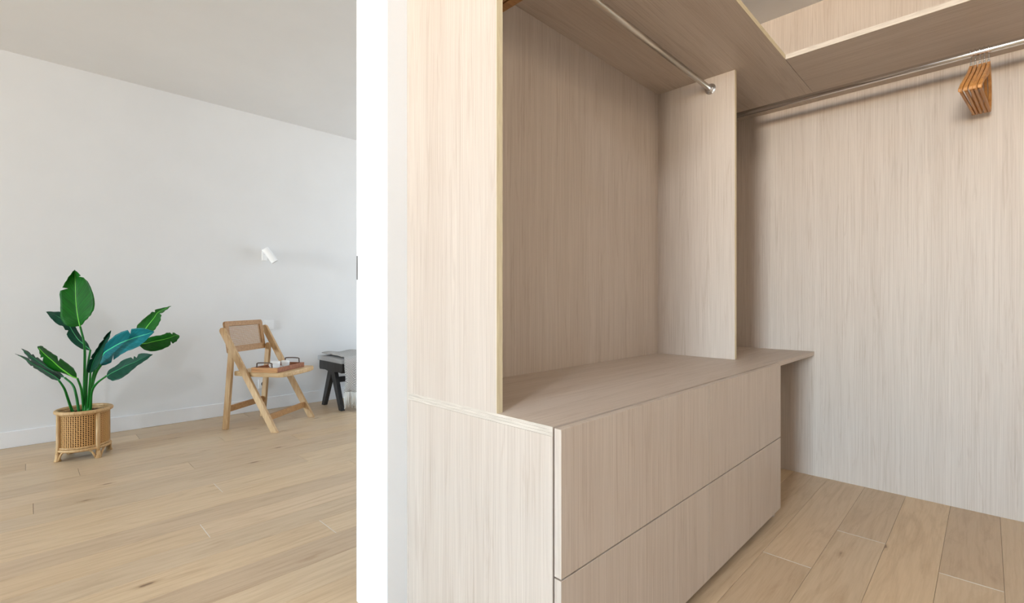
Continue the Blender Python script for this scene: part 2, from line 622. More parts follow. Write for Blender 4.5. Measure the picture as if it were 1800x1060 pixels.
rail = empty('clothes_rail', (.83, .962, 2.000), 0, 'round nickel clothes rail crossing the niche under the shelf', 'rail')
o = obj('rod', ctube((.002, 0, 0), (XD0 - .83 - .002, 0, 0), .0125), NICKEL, rail, smooth=True)
flange(rail, Vector((XD0 - .8305, 0, 0)), (-1, 0))
flange(rail, Vector((.0, 0, 0)), (1, 0))
rail = empty('clothes_rail', (2.79, YN, 2.000), 0, 'long shiny chrome clothes rail along the right-hand wall carrying the hangers', 'rail')
o = obj('rod', ctube((0, -.002, 0), (0, -2.50, 0), .0145), CHROME, rail, smooth=True)
flange(rail, Vector((0, -.0003, 0)), (0, -1))

# hangers
HX = 2.79


def hanger():
    root = empty('clothes_hanger')
    t_ = .012
    bm = bmesh.new()
    # curved shoulder piece, profile in x (along arm) / z, a constant-depth arc joined to the neck
    n = 15
    top, bot = [], []
    for i in range(n):
        s = -1 + 2 * i / (n - 1)
        a = abs(s)
        x = .185 * s
        zt = -.047 - .128 * a ** 1.15 - .012 * min(1, a * 4)
        h = .044 - .024 * min(1, a * 1.4)
        y = .012 * a * a
        z = zt - h
        top.append((x, y, zt - (.006 if a > .98 else 0)))
        bot.append((x, y, z))
    tw = [.0055 + .0008 * abs(-1 + 2 * i / (n - 1)) ** 2 for i in range(n)]
    rings = []
    for (p, q, w) in zip(top, bot, tw):
        rings.append([bm.verts.new((p[0], p[1] - w, p[2])), bm.verts.new((p[0], p[1] + w, p[2])), bm.verts.new((q[0], q[1] + w, q[2])), bm.verts.new((q[0], q[1] - w, q[2]))])
    for a, b in zip(rings, rings[1:]):
        for k in range(4): bm.faces.new((a[k], a[(k + 1) % 4], b[(k + 1) % 4], b[k]))
    bm.faces.new(rings[0]); bm.faces.new(rings[-1][::-1])
    obj('shoulder', bm, HANGW, root, bevel=.0025)
    bm = bmesh.new()
    bar(bm, (-.176, .010, -.203), (.176, .010, -.203), .0095, .0095)
    obj('trouser_bar', bm, HANGW, root, bevel=.003)
    bm = bmesh.new()
    pts = [(0, 0, -.042), (0, 0, -.018)]
    R = .0175
    for i in range(12):
        a = -pi / 2 - .0 - i * (pi * 1.15) / 11
        pts.append((R * cos(a + pi) * 1.0, 0, .0 - R * sin(a + pi) * -1.0))
    pts = [(0, 0, -.056), (0, 0, -.030), (.006, 0, -.022)] + [(R * cos(a), 0, R * sin(a)) for a in [radians(q) for q in range(-40, 200, 20)]]
    tube(bm, pts, .0017, 8)
    obj('hook', bm, CHROME, root, smooth=True)
    bm = bmesh.new()
    lathe(bm, [(.0035, -.052), (.0042, -.044), (.003, -.040), (.0036, -.036)], (0, 0, 0), 12)
    obj('ferrule', bm, CHROME, root)
    return root


def copy_tree(o, parent=None):
    ch = list(o.children)
    c = o.copy()
    C.objects.link(c)
    if parent: c.parent = parent
    for k in ch: copy_tree(k, c)
    return c


hp = hanger()
lab = ['first wooden clothes hanger of the row, nearest the niche', 'second wooden hanger from the niche end of the row',
       'middle one of the five wooden hangers on the chrome rail', 'fourth wooden hanger from the niche end of the row',
       'last wooden hanger of the row, farthest from the niche']
ys = [.048, .035, .021, .008, -.005]
rots = [-5.2, -4.6, -4.2, -4.6, -4.3]
hs = [hp] + [copy_tree(hp) for _ in range(4)]
for o, l, y, r in zip(hs, lab, ys, rots):
    o.location = (HX, y, 2.000 - .0012)
    o.rotation_euler = (0, 0, radians(r))
    tag(o, l, 'hanger', 'wooden hangers on the chrome rail')

# added canopies, invented as fixtures for the two fill lights above
for p_, l_ in ((LAMP, 'added round white ceiling canopy over an unseen fill light by the bedroom opening'), (FILL_LAMP2, 'added round white ceiling canopy over an unseen fill light in front of the drawers')):
    cl = empty('added_ceiling_lamp', (p_[0], p_[1], ZC), 0, l_, 'lamp', 'added fill lights of the dressing area')
    bm = bmesh.new()
    lathe(bm, [(.05, -.02), (.05, 0)], (0, 0, 0), 24)
    obj('canopy', bm, LAMPW, cl)

# ---------------------------------------------------------------- bedroom wall: lamp, switch, socket
wl = empty('wall_spotlight', (1.478, YL, 1.372), 0, 'small white swivel spotlight on the far white wall above the chair', 'wall lamp')
obj('wall_plate', B(-.022, .022, -.010, 0, -.050, .050), LAMPW, wl, bevel=.002)
bm = bmesh.new()
tube(bm, [(0, -.010, .01), (0.004, -.045, .01)], .006, 12)
obj('swivel_arm', bm, LAMPW, wl, smooth=True)
bm = bmesh.new()
p0 = Vector((-.016, -.066, .052)); p1 = Vector((.058, -.090, -.062))
tube(bm, [p0, p1], .029, 28)
hd = obj('lamp_head', bm, LAMPW, wl, bevel=.002)
bm = bmesh.new()
dd = (p1 - p0).normalized()
tube(bm, [p1 + dd * .0002, p1 + dd * .0012], .025, 24)
obj('lens', bm, GREYDARK, hd)

sw = empty('light_switch', (1.512, YL, .752), 0, 'square white light switch on the wall behind the chair back', 'switch')
obj('plate', B(-.043, .043, -.009, 0, -.043, .043), PLASTIC, sw, bevel=.003)
obj('rocker', B(-.028, .028, -.013, -.009, -.028, .028), PLASTIC, sw, bevel=.002)
so = empty('wall_socket', (1.468, YL, .232), 0, 'white round-pin wall socket low on the wall seen beneath the chair', 'socket')
bm = B(-.042, .042, -.009, 0, -.042, .042)
obj('plate', bm, PLASTIC, so, bevel=.003)
bm = bmesh.new()
M = Matrix.Rotation(pi / 2, 4, 'X')
lathe(bm, [(.026, .0092), (.026, .0110), (.021, .0112), (.019, .0094)], (0, 0, 0), 28, M)
obj('ring', bm, PLASTIC, so, smooth=False)
bm = bmesh.new()
lathe(bm, [(.0195, .0091), (.0195, .0097)], (0, 0, 0), 28, M)
rec = obj('recess', bm, GREYDARK, so)
bm = bmesh.new()
for x, z in ((-.0095, 0), (.0095, 0), (0, .010)): lathe(bm, [(.0028, .0098), (.0028, .0108)], (x, -z, 0), 10, M)
obj('pin', bm, DARK, rec)

# ---------------------------------------------------------------- folding chair: local x = forward, y = away from the camera
fa = math.atan2(-.805, .593)
ch = empty('folding_chair', (1.344, 4.005, 0), fa, 'light wooden folding chair with cane back holding the tray', 'chair')
# in this frame +y points along (.805, .593)


def leg(p0, p1, w_, t_, mat=CHAIRW, name='leg'):
    bm = bmesh.new()
    bar(bm, p0, p1, t_, w_, up=(1, 0, 0) if abs(p1[2] - p0[2]) < .3 else (0, 1, 0))
    return bm


def slat_leg(v, p0, p1, w_, t_, name):
    """flat bar in the plane y = v from p0=(u,z) to p1, width w_ in plane, thickness t_, rounded top, cut level at the floor"""
    a = Vector((p0[0], p0[1])); b = Vector((p1[0], p1[1]))
    d = (b - a).normalized(); s = Vector((-d.y, d.x)) * (w_ / 2)
    sl = d.x / d.y
    poly = []
    q = a + s; q = q - d * (q.y / d.y); poly.append(q)
    q2 = a - s; q2 = q2 - d * (q2.y / d.y)
    top = []
    for i in range(7):
        an = pi * i / 6
        top.append(b - s * cos(an) + d * (w_ / 2) * sin(an))
    poly = [q, q2] + top
    bm = bmesh.new()
    prism(bm, [(p.x, p.y) for p in poly], v - t_ / 2, v + t_ / 2, lambda x, z, h: (x, h, z))
    return obj(name, bm, CHAIRW, ch, bevel=.003)


for v in (-.235, .243):
    slat_leg(v, (.200, 0), (-.222, .742), .046, .024, 'front_leg')
for v in (-.208, .216):
    slat_leg(v, (-.222, 0), (-.172, .600), .040, .026, 'back_leg')
bm = bmesh.new(); bar(bm, (-.213, -.195, .150), (-.213, .203, .150), .018, .045)
obj('stretcher', bm, CHAIRW_D, ch, bevel=.002)
bm = bmesh.new(); bar(bm, (.140, -.223, .105), (.140, .231, .105), .018, .045)
obj('stretcher', bm, CHAIRW_D, ch, bevel=.002)
for v in (-.232, .232):
    bm = bmesh.new()
    tube(bm, [(-.165, v - .014, .612), (-.165, v + .014, .612)], .006, 12)
    obj('hinge_bolt', bm, STEEL, ch)
# seat with bowed front and rounded corners
poly = []
for u_, v_ in ((-.175, -.180), (-.175, .180)): poly.append((u_, v_))
pr = [(.215, .214), (.245, .200), (.262, .13), (.268, 0), (.262, -.13), (.245, -.200), (.215, -.214)]
poly = [(-.175, -.180), (-.06, -.212)] + [(u_, -v_) for u_, v_ in pr] + [(-.06, .212), (-.175, .180)]
bm = bmesh.new()
prism(bm, poly, .399, .434, lambda x, y, h: (x, y, h))
obj('seat', bm, SEATW, ch, bevel=.006)
# back frame (tilted slightly back, between the front legs) and its cane web
bk = empty('back_rest')
bk.parent = ch
bk.location = (-.200, 0, .572)
bk.rotation_euler = (0, radians(-9), 0)
tw_ = .018
hw, hh, fr = .212, .240, .036
bm = bmesh.new()
# rounded frame: outer polygon with hole -> four mitred boards
r_ = .018


def fr_board(pts): prism(bm, pts, -tw_ / 2, tw_ / 2, lambda y, z, h: (h, y, z))


fr_board([(-hw, r_ * .4), (-hw + r_ * .4, 0), (hw - r_ * .4, 0), (hw, r_ * .4), (hw - fr, fr + .01), (-hw + fr, fr + .01)])
fr_board([(-hw, hh - r_), (-hw + fr, hh - fr), (hw - fr, hh - fr), (hw, hh - r_), (hw - r_ * .3, hh - r_ * .3), (hw - r_, hh), (-hw + r_, hh), (-hw + r_ * .3, hh - r_ * .3)])
fr_board([(-hw, r_ * .4), (-hw + fr, fr + .01), (-hw + fr, hh - fr), (-hw, hh - r_)])
fr_board([(hw, r_ * .4), (hw, hh - r_), (hw - fr, hh - fr), (hw - fr, fr + .01)])
obj('frame', bm, CHAIRW_D, bk)
bm = bmesh.new()
ny, nz = 30, 16
ya_, yb_, za_, zb_ = -hw + fr - .002, hw - fr + .002, fr + .008, hh - fr + .002
for i in range(ny):
    y = ya_ + (yb_ - ya_) * (i + .5) / ny
    box(bm, -.0008, .0008, y - .0022, y + .0022, za_, zb_)
for i in range(nz):
    z = za_ + (zb_ - za_) * (i + .5) / nz
    box(bm, .0009, .0023, ya_, yb_, z - .0022, z + .0022)
w_ = obj('cane_web', bm, CANE, bk)
tag(w_, kind='stuff')

# tray on the seat
TZ = .4345
cu, sv = cos(fa), sin(fa)


def chair_pt(u, v, z):
    return (1.344 + u * cu - v * sv, 4.005 + u * sv + v * cu, z)


tr = empty('serving_tray', chair_pt(.104, -.048, TZ), fa, 'brown wooden serving tray with two metal handles on the chair seat', 'tray')
a, b, hgt = .102, .178, .036
obj('base', B(-a + .012, a - .012, -b + .014, b - .014, 0, .008), ACACIA, tr)
obj('long_side', B(-a, -a + .012, -b + .014, b - .014, 0, hgt), ACACIA, tr, bevel=.002)
obj('long_side', B(a - .012, a, -b + .014, b - .014, 0, hgt), ACACIA, tr, bevel=.002)
e1 = obj('short_end', B(-a, a, -b, -b + .014, 0, hgt), ACACIA_L, tr, bevel=.002)
e2 = obj('short_end', B(-a, a, b - .014, b, 0, hgt), ACACIA, tr, bevel=.002)
for s_ in (-1, 1):
    bm = bmesh.new()
    yy = s_ * (b - .007)
    pts = [(-.062, yy, hgt - .004), (-.060, yy, hgt + .018), (-.050, yy, hgt + .034), (.050, yy, hgt + .034), (.060, yy, hgt + .018), (.062, yy, hgt - .004)]
    tube(bm, smooth_path(pts, 4), .0045, 8)
    obj('handle', bm, HANDLE, tr, smooth=True)


def add_cup(u, v, r, h, label, slabel, ang):
    sc = empty('saucer', chair_pt(u, v, TZ + .0082), 0, slabel, 'saucer', 'saucers on the serving tray')
    bm = bmesh.new()
    lathe(bm, [(r * .7, 0), (r * 1.2, .004), (r * 1.45, .009), (r * 1.43, .011), (r * 1.1, .0065), (r * .6, .0045)], (0, 0, 0), 32)
    obj('dish', bm, CERAMIC, sc, smooth=True)
    c = empty('coffee_cup', chair_pt(u, v, TZ + .0150), ang, label, 'cup', 'white cups on the serving tray')
    bm = bmesh.new()
    lathe(bm, [(r * .62, 0), (r * .80, .004), (r * .96, h * .35), (r, h * .7), (r * .98, h), (r * .92, h), (r * .90, h * .5), (r * .5, .008)], (0, 0, 0), 28)
    obj('bowl', bm, CERAMIC, c, smooth=True)
    bm = bmesh.new()
    tube(bm, smooth_path([(r * .95, 0, h * .82), (r * 1.34, 0, h * .78), (r * 1.40, 0, h * .45), (r * .93, 0, h * .25)], 4), .0035, 8)
    obj('handle', bm, CERAMIC, c, smooth=True)


add_cup(.100, -.088, .036, .052, 'white ceramic cup on the near half of the tray, the larger one', 'white saucer under the larger, nearer cup', radians(200))
add_cup(.108, .028, .031, .044, 'smaller white ceramic cup on the far half of the tray', 'white saucer under the smaller, farther cup', radians(60))

# ---------------------------------------------------------------- black stool with throw
ST = (1.925, 4.21, 0)
st = empty('black_stool', ST, 0, 'low black wooden stool with V-shaped legs by the far wall', 'stool')
LX = .54


def vleg(x, s_):
    """inverted V of two tapering slats in the plane x"""
    out = []
    for ye in (-.175, .175):
        bm = bmesh.new()
        sg = 1 if ye > 0 else -1
        poly = [(ye - .024, 0), (ye + .024, 0), (sg * .020 + .040, .345), (sg * .020 - .040, .345)]
        prism(bm, poly, x - .0, x + .036, lambda y, z, h: (h, y, z))
        obj('leg', bm, BLACKW, st, bevel=.002)


for x in (0.002, LX - .038):
    vleg(x, 1)
    bm = bmesh.new()
    poly = [(-.225, .415), (-.225, .360), (-.205, .330), (-.120, .335), (-.05, .325), (.05, .325), (.120, .335), (.235, .330), (.245, .350), (.240, .415)]
    prism(bm, poly, x - .002, x + .038, lambda y, z, h: (h, y, z))
    obj('side_rail', bm, BLACKW, st, bevel=.003)
bm = bmesh.new(); box(bm, .038, LX - .038, -.022, .018, .225, .272)
obj('cross_bar', bm, BLACKW, st, bevel=.002)
bm = bmesh.new(); box(bm, .040, LX - .040, -.205, .220, .375, .405)
obj('seat_board', bm, BLACKW, st)
bm = bmesh.new()
box(bm, -.015, LX + .012, -.235, .255, .4155, .452)
bmesh.ops.subdivide_edges(bm, edges=bm.edges[:], cuts=5, use_grid_fill=True)
for v in bm.verts:
    if v.co.z > .44:
        v.co.z += .018 * (1 - ((v.co.x - LX / 2) / .3) ** 4) * (1 - (v.co.y / .27) ** 4)
o = obj('cushion', bm, CUSH, st, smooth=True)
b_ = o.modifiers.new('bevel', 'BEVEL'); b_.width = .012; b_.segments = 3

# throw draped over the stool: runs over the seat and hangs down the camera side
th = empty('throw_blanket', (ST[0], ST[1], 0), 0, 'grey and white herringbone throw with fringe draped over the black stool', 'blanket')
path = []
for y in [.20, .12, .04, -.05, -.14, -.20, -.235]: path.append((y, .480 + .004 * sin(y * 40)))
path += [(-.254, .462), (-.260, .42), (-.262, .36), (-.264, .30), (-.262, .24), (-.262, .20), (-.264, .165)]
x0t, x1t = .002, .40
nx = 26
bm = bmesh.new()
grid = []
for j, (y, z) in enumerate(path):
    row = []
    hang = max(0, j - 6) / 7
    for i in range(nx + 1):
        s = i / nx
        x = x0t + (x1t - x0t) * s + .006 * sin(j * 1.3) + .008 * sin(j * .9) * hang
        fold = .016 * sin(s * 17 + .6) * hang + .006 * sin(s * 41) * hang
        dz = .012 * sin(s * 9 + 1) * hang + (.006 * sin(s * 11 + j * .6) if j < 6 else 0)
        row.append(bm.verts.new((x, y - abs(fold) - .002, z + dz)))
    grid.append(row)
for a, b in zip(grid, grid[1:]):
    for i in range(nx): bm.faces.new((a[i], a[i + 1], b[i + 1], b[i]))
low = [v.co.copy() for v in grid[-1]]
o = obj('cloth', bm, THROW, th, smooth=True)
m_ = o.modifiers.new('solid', 'SOLIDIFY'); m_.thickness = .006; m_.offset = 0
bm = bmesh.new()
rf = random.Random(3)
for i in range(220):
    s = rf.random() * nx
    k_ = min(int(s), nx - 1)
    p = low[k_].lerp(low[k_ + 1], s - k_)
    L_ = rf.uniform(.08, .145)
    dx, dy = rf.uniform(-.012, .012), rf.uniform(-.010, .006)
    tube(bm, [p + Vector((0, 0, .004)), p + Vector((dx * .4, dy, -L_ * .5)), p + Vector((dx, dy * .6, -L_))], [.003, .0028, .0022], 5)
tag(obj('fringe', bm, FRINGE, th, smooth=True), kind='stuff')

# ---------------------------------------------------------------- rattan planter
PX, PY = .248, 4.0
pt = empty('rattan_planter', (PX, PY, 0), 0, 'round rattan planter with woven cane sides on splayed feet', 'planter')


def ring(r, z, R, n=48, y=0):
    bm = bmesh.new()
    tube(bm, [(r * cos(2 * pi * k / n), r * sin(2 * pi * k / n), z) for k in range(n)], R, 10, closed=True)
    return bm


obj('rim', ring(.130, .288, .0115), RATTAN, pt, smooth=True)
obj('inner_rim', ring(.121, .276, .006), RATTAN, pt, smooth=True)
obj('bottom_ring', ring(.124, .062, .009), RATTAN, pt, smooth=True)
obj('lower_band', ring(.121, .076, .005), RATTAN, pt, smooth=True)
angs = [radians(a) for a in (198, 296, 19, 118)]
for a in angs:
    ca, sa = cos(a), sin(a)
    bm = bmesh.new()
    tube(bm, [(.125 * ca, .125 * sa, .280), (.126 * ca, .126 * sa, .060), (.127 * ca, .127 * sa, .035)], .0105, 12)
    post = obj('post', bm, RATTAN, pt, smooth=True)
    bm = bmesh.new()
    lathe(bm, [(.0165, 0), (.0175, .004), (.0125, .022), (.0125, .045)], (.129 * ca, .129 * sa, 0), 16)
    obj('foot', bm, RATTAN, post, smooth=True)
    for sgn in (-1, 1):
        bm = bmesh.new()
        pts = []
        for i in range(8):
            q = i / 7
            an = a + sgn * (.11 + .30 * q)
            z = .006 + .052 * (1 - (1 - q) ** 2.4)
            rr = .129 - .004 * q
            pts.append((rr * cos(an), rr * sin(an), z))
        tube(bm, pts, .0055, 8)
        obj('arch_brace', bm, RATTAN, post, smooth=True)
# woven panels between the posts: vertical canes with horizontals weaving in and out
for i in range(4):
    a0 = angs[i] + .10
    a1 = angs[(i + 1) % 4]
    while a1 < a0: a1 += 2 * pi
    a1 -= .10
    bm = bmesh.new()
    nv, nh = 15, 17
    R0 = .1175
    for k in range(nv + 1):
        an = a0 + (a1 - a0) * k / nv
        c_, s_ = cos(an), sin(an)
        M = Matrix.Rotation(an, 4, 'Z')
        box(bm, R0 - .001, R0 + .001, -.0027, .0027, .078, .270, M)
    for j in range(nh):
        z = .083 + .185 * j / (nh - 1)
        prev = None
        for k in range(nv * 2 + 1):
            an = a0 + (a1 - a0) * k / (nv * 2)
            rr = R0 + (.0022 if (k // 2 + j) % 2 else -.0016)
            cur = [bm.verts.new((rr * cos(an), rr * sin(an), z - .0024)), bm.verts.new((rr * cos(an), rr * sin(an), z + .0024))]
            if prev: bm.faces.new((prev[0], cur[0], cur[1], prev[1]))
            prev = cur
    o = obj('woven_panel', bm, WEAVE, pt)
    tag(o, kind='stuff')
bm = bmesh.new()
n = 40
r1 = [bm.verts.new((.112 * cos(2 * pi * k / n), .112 * sin(2 * pi * k / n), .065)) for k in range(n)]
r2 = [bm.verts.new((.112 * cos(2 * pi * k / n), .112 * sin(2 * pi * k / n), .268)) for k in range(n)]
for k in range(n): bm.faces.new((r1[k], r1[(k + 1) % n], r2[(k + 1) % n], r2[k]))
bm.faces.new(r1)
o = obj('lining', bm, LINER, pt)
m_ = o.modifiers.new('solid', 'SOLIDIFY'); m_.thickness = .003
bm = bmesh.new()
lathe(bm, [(.105, .070), (.105, .235), (.04, .240)], (0, 0, 0), 32)
obj('soil', bm, SOIL, pt)

# ---------------------------------------------------------------- the plant
LEAVES=[
    ('green',[[(-0.0197,-0.0101,0.805),(-0.0197,-0.0101,0.805),(-0.0197,-0.0101,0.805)],[(-0.0788,-0.0002,0.8103),(-0.025,-0.0118,0.8334),(0.0045,-0.0843,0.8486)],[(-0.1059,0.0201,0.8557),(-0.0304,-0.0135,0.8687),(0.0237,-0.1107,0.8801)],[(-0.1086,0.0157,0.908),(-0.0357,-0.0153,0.9179),(0.0379,-0.1322,0.9253)],[(-0.1089,0.0089,0.9635),(-0.0397,-0.0183,0.9705),(0.0362,-0.1376,0.9808)],[(-0.1115,0.0045,1.0153),(-0.0413,-0.0238,1.0229),(0.0247,-0.1331,1.0326)],[(-0.0923,-0.022,1.067),(-0.0429,-0.0293,1.0751),(0.0073,-0.1226,1.0808)],[(-0.0708,-0.0509,1.1151),(-0.0445,-0.0348,1.1202),(-0.0223,-0.0999,1.1185)],[(-0.0472,-0.0391,1.1546),(-0.0472,-0.0391,1.1546),(-0.0472,-0.0391,1.1546)]],
     [(-0.0197,-0.0101,0.805),(-0.0018,-0.0187,0.6952),(0.0012,-0.0123,0.5707),(-0.0032,0.0017,0.2932)]),
    ('dark',[[(0.0357,0.0618,0.6478),(0.0357,0.0618,0.6478),(0.0357,0.0618,0.6478)],[(-0.0094,0.0769,0.6608),(0.0084,0.1016,0.6797),(0.0212,0.1313,0.6954)],[(-0.0494,0.1295,0.6997),(-0.0218,0.1442,0.7191),(-0.004,0.1689,0.7315)],[(-0.0718,0.1643,0.7425),(-0.0443,0.1792,0.766),(-0.0267,0.204,0.7863)],[(-0.0866,0.1915,0.7964),(-0.0644,0.2116,0.8132),(-0.0444,0.234,0.8377)],[(-0.1144,0.2317,0.8142),(-0.0924,0.2521,0.8459),(-0.0726,0.2747,0.8782)],[(-0.1423,0.272,0.8503),(-0.1231,0.2953,0.8714),(-0.1036,0.3182,0.8929)],[(-0.1645,0.3492,0.8934),(-0.1645,0.3492,0.8934),(-0.1645,0.3492,0.8934)]],
     [(0.0332,0.0644,0.6515),(0.0209,0.0436,0.5638),(0.0113,0.0202,0.4596),(0.0043,-0.0059,0.2932)]),
    ('green',[[(-0.0357,-0.065,0.4924),(-0.0357,-0.065,0.4924),(-0.0357,-0.065,0.4924)],[(-0.0459,-0.0121,0.5401),(-0.059,-0.0699,0.5059),(-0.0668,-0.0194,0.5047)],[(-0.0742,-0.012,0.5777),(-0.0867,-0.0703,0.5364),(-0.1045,-0.0098,0.5285)],[(-0.1093,-0.0049,0.6148),(-0.1165,-0.0687,0.5698),(-0.1368,-0.0055,0.5452)],[(-0.1441,0.0018,0.648),(-0.1459,-0.0675,0.6096),(-0.1688,-0.0017,0.5753)],[(-0.1735,0.0031,0.6774),(-0.1748,-0.0666,0.6456),(-0.1907,-0.008,0.6185)],[(-0.1907,-0.008,0.6963),(-0.1917,-0.078,0.671),(-0.1982,-0.0288,0.6545)],[(-0.2084,-0.0896,0.6995),(-0.2084,-0.0896,0.6995),(-0.2084,-0.0896,0.6995)]],
     [(-0.0357,-0.065,0.4924),(-0.0159,-0.0352,0.4167),(-0.0032,0.0017,0.2932)]),
    ('dark',[[(-0.1122,-0.0161,0.4818),(-0.1122,-0.0161,0.4818),(-0.1122,-0.0161,0.4818)],[(-0.1089,0.0089,0.5097),(-0.1324,-0.0242,0.509),(-0.1406,0.0409,0.4855)],[(-0.1437,0.0156,0.5403),(-0.1643,-0.0205,0.5393),(-0.1728,0.045,0.5162)],[(-0.1805,0.0243,0.5671),(-0.198,-0.0148,0.5692),(-0.2069,0.051,0.55)],[(-0.2168,0.0326,0.6004),(-0.2266,-0.0143,0.592),(-0.2359,0.0518,0.5766)],[(-0.2502,0.0379,0.6265),(-0.2548,-0.0143,0.6212),(-0.2597,0.0474,0.6164)],[(-0.2989,0.0018,0.6566),(-0.2989,0.0018,0.6566),(-0.2989,0.0018,0.6566)]],
     [(-0.1171,-0.0113,0.4853),(-0.0913,0.0053,0.4282),(-0.0748,0.0314,0.3631),(-0.0556,0.0546,0.2861)]),
    ('dark',[[(-0.085,0.0985,0.4831),(-0.085,0.0985,0.4831),(-0.085,0.0985,0.4831)],[(-0.1039,0.1507,0.5117),(-0.1158,0.1059,0.507),(-0.125,0.1435,0.4969)],[(-0.1449,0.1684,0.5534),(-0.1512,0.1179,0.5412),(-0.1605,0.1558,0.5278)],[(-0.1854,0.1856,0.5911),(-0.1862,0.1296,0.5751),(-0.1957,0.1676,0.5619)],[(-0.2205,0.1974,0.6285),(-0.2209,0.1409,0.612),(-0.2306,0.1791,0.5957)],[(-0.2503,0.2037,0.6549),(-0.2478,0.1444,0.6417),(-0.2552,0.1803,0.6325)],[(-0.2744,0.1476,0.6745),(-0.2744,0.1476,0.6745),(-0.2744,0.1476,0.6745)]],
     [(-0.085,0.0985,0.4831),(-0.0502,0.0586,0.4374),(-0.0354,0.0389,0.3741),(-0.0257,0.0243,0.2896)]),
    ('dark',[[(0.0179,-0.1191,0.5236),(0.0179,-0.1191,0.5236),(0.0179,-0.1191,0.5236)],[(0.0008,-0.1425,0.5415),(0.022,-0.1354,0.549),(0.0384,-0.1946,0.5498)],[(0.0073,-0.1612,0.5907),(0.0309,-0.1566,0.595),(0.052,-0.2205,0.5817)],[(0.0209,-0.1871,0.6327),(0.0445,-0.1825,0.6373),(0.0654,-0.2463,0.6338)],[(0.0416,-0.2202,0.6778),(0.0605,-0.2109,0.6827),(0.0716,-0.2647,0.6856)],[(0.0599,-0.2508,0.7228),(0.0764,-0.2391,0.7279),(0.0849,-0.2903,0.7236)],[(0.0803,-0.2837,0.764),(0.0898,-0.2648,0.7626),(0.0934,-0.3111,0.7512)],[(0.1008,-0.288,0.787),(0.1008,-0.288,0.787),(0.1008,-0.288,0.787)]],
     [(0.0203,-0.1216,0.527),(0.0186,-0.0701,0.4167),(0.0143,-0.016,0.2896)]),
    ('teal',[[(0.0717,-0.0739,0.5982),(0.0717,-0.0739,0.5982),(0.0717,-0.0739,0.5982)],[(0.0785,-0.1214,0.679),(0.0882,-0.1028,0.6417),(0.0654,-0.1508,0.5705)],[(0.1047,-0.16,0.7218),(0.117,-0.1441,0.6708),(0.1011,-0.1991,0.5821)],[(0.1381,-0.2059,0.7609),(0.1506,-0.1901,0.6998),(0.1341,-0.2446,0.6212)],[(0.1811,-0.2615,0.7859),(0.1914,-0.2435,0.7251),(0.1718,-0.2948,0.6567)],[(0.2213,-0.3144,0.7968),(0.2344,-0.2991,0.7467),(0.2141,-0.3497,0.6816)],[(0.259,-0.3645,0.7938),(0.2673,-0.3446,0.7613),(0.2513,-0.3994,0.7236)],[(0.2952,-0.3848,0.7758),(0.2952,-0.3848,0.7758),(0.2952,-0.3848,0.7758)]],
     [(0.0742,-0.0765,0.5982),(0.0442,-0.0462,0.5273),(0.0292,-0.0311,0.4102),(0.0193,-0.021,0.2896)]),
    ('green',[[(0.2497,-0.0689,0.7305),(0.2497,-0.0689,0.7305),(0.2497,-0.0689,0.7305)],[(0.255,-0.0269,0.7917),(0.2832,-0.0838,0.763),(0.3126,-0.1703,0.7619)],[(0.2835,-0.0368,0.836),(0.3117,-0.0936,0.8107),(0.3409,-0.18,0.7978)],[(0.3176,-0.0523,0.8732),(0.3378,-0.1011,0.8513),(0.3591,-0.1793,0.8379)],[(0.3467,-0.0626,0.9032),(0.3562,-0.1007,0.8847),(0.3669,-0.1683,0.8782)],[(0.3893,-0.0867,0.9182),(0.388,-0.1138,0.9071),(0.3905,-0.1732,0.904)],[(0.4254,-0.1326,0.9296),(0.4254,-0.1326,0.9296),(0.4254,-0.1326,0.9296)]],
     [(0.2523,-0.0715,0.7305),(0.1543,-0.0188,0.6743),(0.071,0.0191,0.5432),(0.0297,0.0146,0.3863),(0.0218,-0.0235,0.2896)]),
    ('green',[[(0.2433,-0.1193,0.6896),(0.2433,-0.1193,0.6896),(0.2433,-0.1193,0.6896)],[(0.2916,-0.1089,0.7156),(0.2864,-0.1463,0.6886),(0.2821,-0.1987,0.6487)],[(0.3303,-0.1313,0.7333),(0.3299,-0.1736,0.7023),(0.3276,-0.2281,0.6439)],[(0.3692,-0.154,0.7399),(0.3711,-0.1986,0.7124),(0.3708,-0.2552,0.6609)],[(0.3978,-0.1664,0.754),(0.4021,-0.2133,0.7226),(0.4041,-0.2722,0.6854)],[(0.4319,-0.1842,0.7533),(0.4307,-0.2257,0.7366),(0.4298,-0.2816,0.7064)],[(0.4543,-0.2329,0.7321),(0.4543,-0.2329,0.7321),(0.4543,-0.2329,0.7321)]],
     [(0.2459,-0.1219,0.6896),(0.1504,-0.0575,0.6408),(0.0638,-0.0021,0.528),(0.0313,-0.0012,0.3882),(0.0168,-0.0185,0.2896)]),
    ('dark',[[(0.0886,-0.1905,0.5028),(0.0886,-0.1905,0.5028),(0.0886,-0.1905,0.5028)],[(0.0971,-0.2133,0.5423),(0.1093,-0.2256,0.5251),(0.1031,-0.2904,0.4884)],[(0.1274,-0.2581,0.5713),(0.1371,-0.2679,0.5472),(0.1376,-0.3394,0.5002)],[(0.1551,-0.3002,0.6069),(0.1671,-0.3124,0.5726),(0.1694,-0.3858,0.5321)],[(0.1946,-0.3543,0.6286),(0.2018,-0.3616,0.5944),(0.2034,-0.4343,0.5773)],[(0.2314,-0.4057,0.6502),(0.2337,-0.4081,0.6195),(0.2371,-0.4825,0.6121)],[(0.2774,-0.4664,0.6445),(0.2774,-0.4664,0.6445),(0.2774,-0.4664,0.6445)]],
     [(0.0886,-0.1905,0.5062),(0.0495,-0.1179,0.4572),(0.0296,-0.0646,0.3969),(0.0268,-0.0286,0.2896)]),
]

